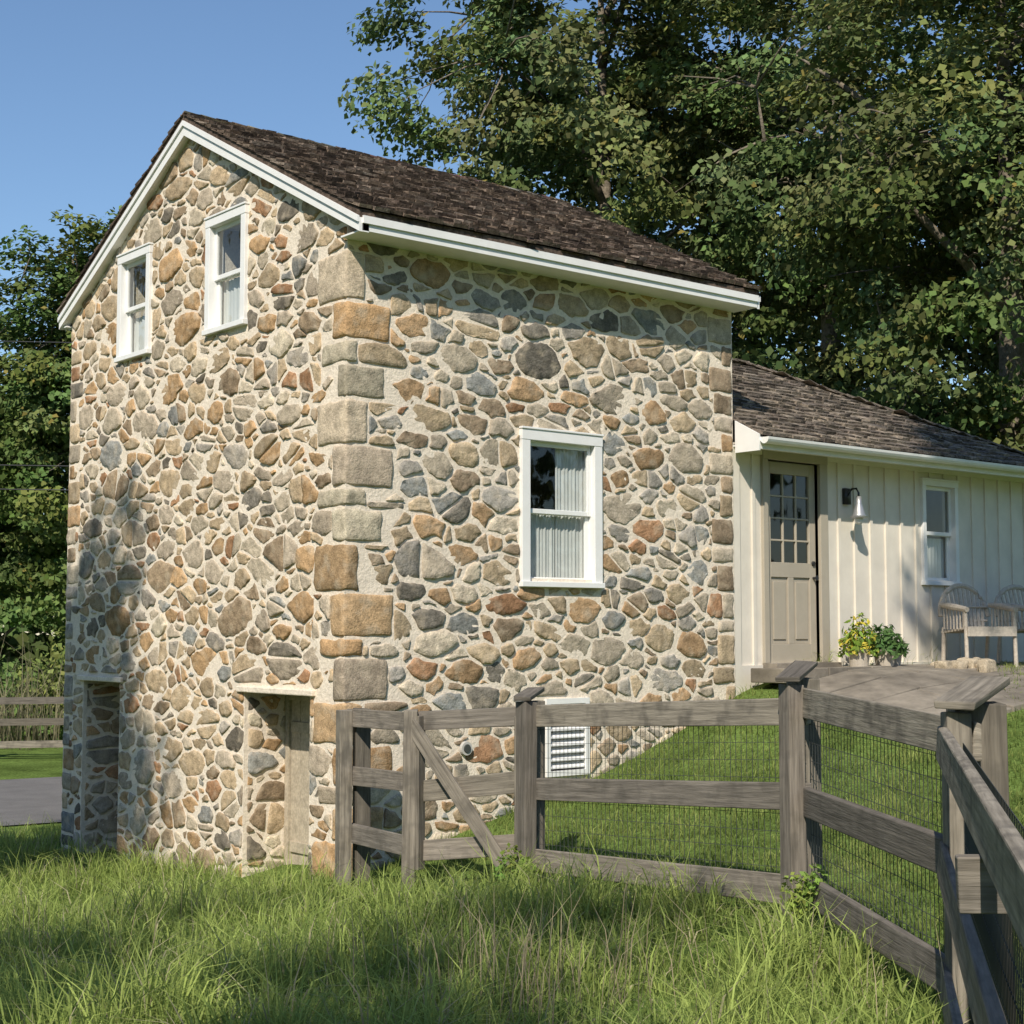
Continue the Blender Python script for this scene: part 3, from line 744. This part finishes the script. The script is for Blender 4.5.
T('maple_tree',612,36,H=22,cz=14.4,R=5.6,RZ=7.0,ncl=285,seed=3,lpc=210,leaf=.19,base=LB)
T('maple_tree',840,33,H=22,cz=12.5,R=6.0,RZ=8.8,ncl=340,seed=5,lpc=210,leaf=.18,base=LB)
T('maple_tree',1010,26,H=17,cz=9.6,R=4.8,RZ=6.5,ncl=280,seed=8,lpc=205,leaf=.155,base=(.135,.175,.068))
T('maple_tree',745,44,H=17,cz=8.0,R=8,RZ=6.5,ncl=130,seed=9,lpc=210,leaf=.3,base=(.10,.135,.05),limbs=8,clr=(.8,1.4))
T('maple_tree',1160,36,H=22,cz=11,R=7,RZ=9,ncl=100,seed=12,lpc=180,leaf=.3,base=(.10,.135,.05),limbs=8,clr=(.8,1.4))
T('deciduous_tree',75,43,H=14.5,cz=8.6,R=3.0,RZ=5.4,ncl=190,seed=15,lpc=190,leaf=.2,base=(.13,.185,.062),limbs=6,trunk=.2)
T('deciduous_tree',-30,46,H=13.5,cz=6.4,R=4.0,RZ=5.5,ncl=180,seed=17,lpc=190,leaf=.22,base=(.12,.175,.058),limbs=6,trunk=.2)
tree('shade_tree',-12.9,-4.2,H=17.5,cz=14.3,R=1.8,RZ=2.4,ncl=34,seed=21,lpc=180,leaf=.22)
tree('shade_tree',-13.5,-10.5,H=13,cz=9.6,R=3.6,RZ=2.6,ncl=42,seed=22,lpc=160,leaf=.2)
tree('shade_tree',-3.3,-10.7,H=20.5,cz=18.5,R=2.0,RZ=2.2,ncl=48,seed=25,lpc=220,leaf=.22,trunk=.2)

def mass(name,items,leaf,base,lpc,seed):
    global rng
    rng=np.random.default_rng(seed); VV=[];NN=[];SS=[];CC=[]
    for (x,y,z,r,rz) in items:
        k=int(lpc*rng.uniform(.7,1.2)); q=rng.normal(size=(k,3)); q/=np.linalg.norm(q,axis=1,keepdims=True); rr=rng.random((k,1))**.35
        VV.append(np.array([x,y,z])+q*rr*np.array([r,r,rz])); NN.append(rng.normal(size=(k,3))*.7+q*.6+np.array([0,0,.5])); SS.append(rng.uniform(.6,1.3,k)*leaf)
        CC.append(leafcols(k,np.array(base)*rng.uniform(.7,1.35)*np.array([rng.uniform(.8,1.3),1,1]),.25))
    v,f,c=leafmesh(np.concatenate(VV),np.concatenate(NN),np.concatenate(SS),np.concatenate(CC),.7)
    return npmesh(name,v,[f],c,'leaf')
random.seed(5)
it=[]
for i in range(200):
    a=random.uniform(-1.0,1.0); d=random.uniform(55,70); x,y=site(d*math.tan(a*.7),d); z=random.uniform(0,8)
    it.append((x,y,z,random.uniform(1.8,3.2),random.uniform(1.3,2.4)))
mass('distant_trees',it,.7,(.09,.13,.045),160,41)
it=[]
for i in range(300):
    a=random.uniform(math.radians(100),math.radians(330))
    d=random.uniform(42,50); it.append((math.cos(a)*d-4,math.sin(a)*d-4,random.uniform(1,22 if a<3.5 else 15),random.uniform(2.2,3.8),random.uniform(1.8,3)))
mass('woodland_edge',it,1.0,(.09,.13,.045),100,47)
it=[]
for i in range(55):
    cx=random.uniform(-17,-5); x,y=site(cx,random.uniform(32.5,37)); it.append((x,y,random.uniform(-.3,1.7),random.uniform(.5,1.2),random.uniform(.4,.9)))
mass('hedgerow',it,.16,(.15,.22,.065),340,43)
it=[]
for i in range(80):
    px=random.uniform(760,1250); cd=random.uniform(27,31); x,y=site((px-512)/1545*cd,cd); it.append((x,y,random.uniform(.5,6.5),random.uniform(.8,1.5),random.uniform(.7,1.2)))
mass('shrub_thicket',it,.19,(.09,.125,.045),330,44)

def pot(name,x,y,z,r,cols,flower=None,h=.35):
    e=empty(name,(x,y,z)); mb=MB(); mb.tube([(0,0,-.06),(0,0,.15),(0,0,.18),(0,0,.18)],[.09,.12,.135,.11],'planter',n=20); mb.obj('pot',e,smooth=False)
    k=520; q=rng.normal(size=(k,3)); q/=np.linalg.norm(q,axis=1,keepdims=True); q[:,2]=np.abs(q[:,2])
    c=q*rng.random((k,1))**.5*np.array([r,r,h])+np.array([0,0,.16]); c[:,2]-=(c[:,0]**2+c[:,1]**2)*1.2; cc=leafcols(k,cols,.3)
    if flower: m=rng.random(k)<.25; cc[m]=np.array(flower)
    v,f,c2=leafmesh(c,q+rng.normal(size=(k,3))*.6,rng.uniform(.05,.11,k),cc,.4); npmesh('leaves',v,[f],c2,'leaf',parent=e)
pot('potted_plant',6.42,-.35,1.66,.22,(.22,.32,.06),(.6,.5,.08),.42)
pot('potted_plant',6.78,-.42,1.66,.24,(.10,.18,.06),None,.32)
pot('potted_plant',7.06,-.3,1.66,.2,(.09,.15,.06),(.5,.45,.4),.2)
mr=MB()
for i in range(12):
    random.seed(i+3); x=7.15+random.uniform(0,1.0);y=-.75+random.uniform(-.6,.1);r=random.uniform(.05,.13)
    roundblock(mr,x-r,x+r,y-r*.8,y+r*.8,1.5,1.64+r*.8,(.42,.35,.25),i,amp=.04)
mr.obj('garden_rocks',smooth=True)

mb=MB()
for z0,z1 in((7.6,7.9),(5.1,5.2),(4.6,4.7)):
    a=site(-22,30);b=site(4,34); pts=[]
    for i in range(13):
        k=i/12; pts.append((a[0]+(b[0]-a[0])*k,a[1]+(b[1]-a[1])*k,z0+(z1-z0)*k+.6-2.4*k*(1-k)*.5))
    mb.tube(pts,[.012]*13,'iron',n=5)
mb.obj('utility_wires')

# ------------------------------------------------------------ grass
rng=np.random.default_rng(77); random.seed(99)
poly=[(-.1,.0),P1,P2,P3,P4,P5,P6,(-5.6,-10.2),(-5,-25),(60,-25),(60,0)]
def inside(x,y):
    r=np.zeros(len(x),bool); n=len(poly)
    for i in range(n):
        x1,y1=poly[i];x2,y2=poly[(i+1)%n]
        if y1==y2: continue
        c=((y1>y)!=(y2>y))&(x<(x2-x1)*(y-y1)/(y2-y1)+x1); r^=c
    return r
def sn(x,y,s=1.0):
    return (np.sin(x*1.7*s+y*.9*s)+np.sin(y*2.3*s-x*1.1*s+1.3)+np.sin((x+y)*3.7*s+.5)+np.sin((x*2.9-y*4.1)*s+2))/4
def scatter(N,cd0,cd1,k=.42,power=1.4):
    cd=cd0+(cd1-cd0)*rng.random(N)**power; cx=(rng.random(N)*2-1)*k*cd
    return .773*cx+.635*cd+CAM[0], -.635*cx+.773*cd+CAM[1],cd
def blades(x,y,z,h,w,lean,cols,az=None):
    N=len(x); az=rng.uniform(0,2*np.pi,N) if az is None else az; fa=rng.uniform(0,2*np.pi,N)
    b=np.stack([x,y,z],1); s=np.stack([np.cos(fa),np.sin(fa),0*fa],1)*w[:,None]*.5
    l=np.stack([np.cos(az),np.sin(az),0*az],1)*(h*lean)[:,None]
    up=np.stack([0*h,0*h,h],1)
    m=b+l*.3+up*.55; t=b+l+up*(1-.35*lean[:,None])
    v=np.stack([b-s,b+s,m+s*.8,m-s*.8,t],1).reshape(-1,3); i=np.arange(N)*5
    q=np.stack([i,i+1,i+2,i+3],1); tr=np.stack([i+3,i+2,i+4],1)
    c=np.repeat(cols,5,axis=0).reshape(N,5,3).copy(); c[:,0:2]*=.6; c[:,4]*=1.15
    return v,q,tr,c.reshape(-1,3)
NT=19000
x,y,cd=scatter(NT,4.2,19,.44,1.25)
nb=13; tuft=np.repeat(rng.random(NT),nb); tl=np.repeat(rng.uniform(0,2*np.pi,NT),nb)
x=np.repeat(x,nb)+rng.normal(size=NT*nb)*.045; y=np.repeat(y,nb)+rng.normal(size=NT*nb)*.045
ins=inside(x,y); fp=(x>-.05)&(x<L+.2)&(y>-.05)&(y<W+.1)
rdm=np.abs(y-road_c(x))<3.15
k=~ins&~fp&~rdm; x=x[k];y=y[k];tuft=tuft[k];tl=tl[k]; N=len(x)
nz=sn(x,y,.9); nz2=sn(x,y,3.1); nz3=sn(x+5,y-3,2.0)
h=(.18+.10*nz+.11*nz3+.07*nz2)*rng.uniform(.5,1.35,N)*(.5+1.3*tuft**2)
h=np.clip(h,.05,.62)
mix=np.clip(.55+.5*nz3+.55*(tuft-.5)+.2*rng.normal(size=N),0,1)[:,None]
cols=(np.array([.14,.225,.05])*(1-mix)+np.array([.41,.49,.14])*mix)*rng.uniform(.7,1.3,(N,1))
dry=rng.random(N)<.07; cols[dry]=np.array([.50,.45,.28])*rng.uniform(.8,1.2,(dry.sum(),1))
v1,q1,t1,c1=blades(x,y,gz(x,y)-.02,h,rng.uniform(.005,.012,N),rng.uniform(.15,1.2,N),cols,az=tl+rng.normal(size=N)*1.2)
x,y,cd=scatter(140000,4.5,19,.42,1.0)
k=inside(x,y)&~((x>-.05)&(y>-.02))&~((x>4.95)&(y>-2.4)&(x<9.0+(y+.1)*1.25)); x=x[k];y=y[k];N=len(x)
mix=np.clip(.55+.6*sn(x,y,1.7)+.2*rng.normal(size=N),0,1)[:,None]
cols=(np.array([.13,.19,.045])*(1-mix)+np.array([.34,.39,.12])*mix)*rng.uniform(.75,1.25,(N,1))
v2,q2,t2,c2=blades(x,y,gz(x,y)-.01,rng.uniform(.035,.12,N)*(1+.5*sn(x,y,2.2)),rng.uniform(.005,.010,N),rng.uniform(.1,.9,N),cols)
x=[];y=[]
for (px,cd0,n) in((500,7.3,60),(540,6.8,50),(600,7.5,25),(40,9,30),(980,6.2,15)):
    a=rng.normal(size=n)*.35;b=cd0+rng.normal(size=n)*.35; cx=(px-512)/1545*b+a
    x+=list(.773*cx+.635*b+CAM[0]); y+=list(-.635*cx+.773*b+CAM[1])
x=np.array(x);y=np.array(y);N=len(x)
v3,q3,t3,c3=blades(x,y,gz(x,y),rng.uniform(.4,.7,N),np.full(N,.005),rng.uniform(.1,.5,N),np.array([[.52,.43,.28]])*rng.uniform(.7,1.2,(N,1)))
o1=len(v1);o2=o1+len(v2)
npmesh('grass',np.concatenate([v1,v2,v3]),[np.concatenate([q1,q2+o1,q3+o2]),np.concatenate([t1,t2+o1,t3+o2])],np.concatenate([c1,c2,c3]),'grass')
# a few dry reeds in the hedge behind the roadside fence
N=320; cx=rng.normal(size=N)*.8-10.4; cdd=rng.uniform(31.5,33.5,N)
x=.773*cx+.635*cdd+CAM[0]; y=-.635*cx+.773*cdd+CAM[1]
v4,q4,t4,c4_=blades(x,y,gz(x,y),rng.uniform(.8,2.7,N)*rng.uniform(.7,1.1,N),np.full(N,.022),rng.uniform(.05,.6,N),np.array([[.34,.31,.19]])*rng.uniform(.6,1.2,(N,1)))
npmesh('dry_reeds',v4,[q4,t4],c4_,'grass')
it=[]
for p,n in((P3,3),(P4,3)):
    for i in range(n):
        xx=p[0]-.12+random.uniform(-.18,.15); yy=p[1]-.1+random.uniform(-.2,.15); it.append((xx,yy,g1(xx,yy)+random.uniform(.1,.3),.09,.13))
mass('weeds',it,.035,(.17,.27,.06),150,51)

# ------------------------------------------------------------ sky, sun, camera
el=math.radians(41); to=Vector((-.79*math.cos(el),-.613*math.cos(el),math.sin(el))).normalized()
w=bpy.data.worlds.new('World'); scene.world=w; w.use_nodes=True; nt=w.node_tree
bg=nt.nodes['Background']; sk=nt.nodes.new('ShaderNodeTexSky'); sk.sky_type='NISHITA'; sk.sun_disc=False
sk.sun_elevation=el; sk.sun_rotation=math.atan2(to.x,to.y); sk.ozone_density=5; sk.air_density=1.15; sk.dust_density=.2
nt.links.new(sk.outputs[0],bg.inputs[0]); bg.inputs[1].default_value=.13
sd=bpy.data.lights.new('sun','SUN'); sd.energy=5; sd.angle=math.radians(.5); sd.color=(1,.925,.81)
so=bpy.data.objects.new('sun',sd); scene.collection.objects.link(so); so.rotation_euler=(-to).to_track_quat('-Z','Y').to_euler(); so.location=(-20,-20,30)
cd_=bpy.data.cameras.new('camera'); cam=bpy.data.objects.new('camera',cd_); scene.collection.objects.link(cam)
cam.location=CAM; cd_.sensor_width=36; cd_.lens=54.3; cd_.clip_end=2000; cd_.clip_start=.05
cam.rotation_euler=(math.radians(90+4.37),0,math.radians(-39.4))
scene.camera=cam
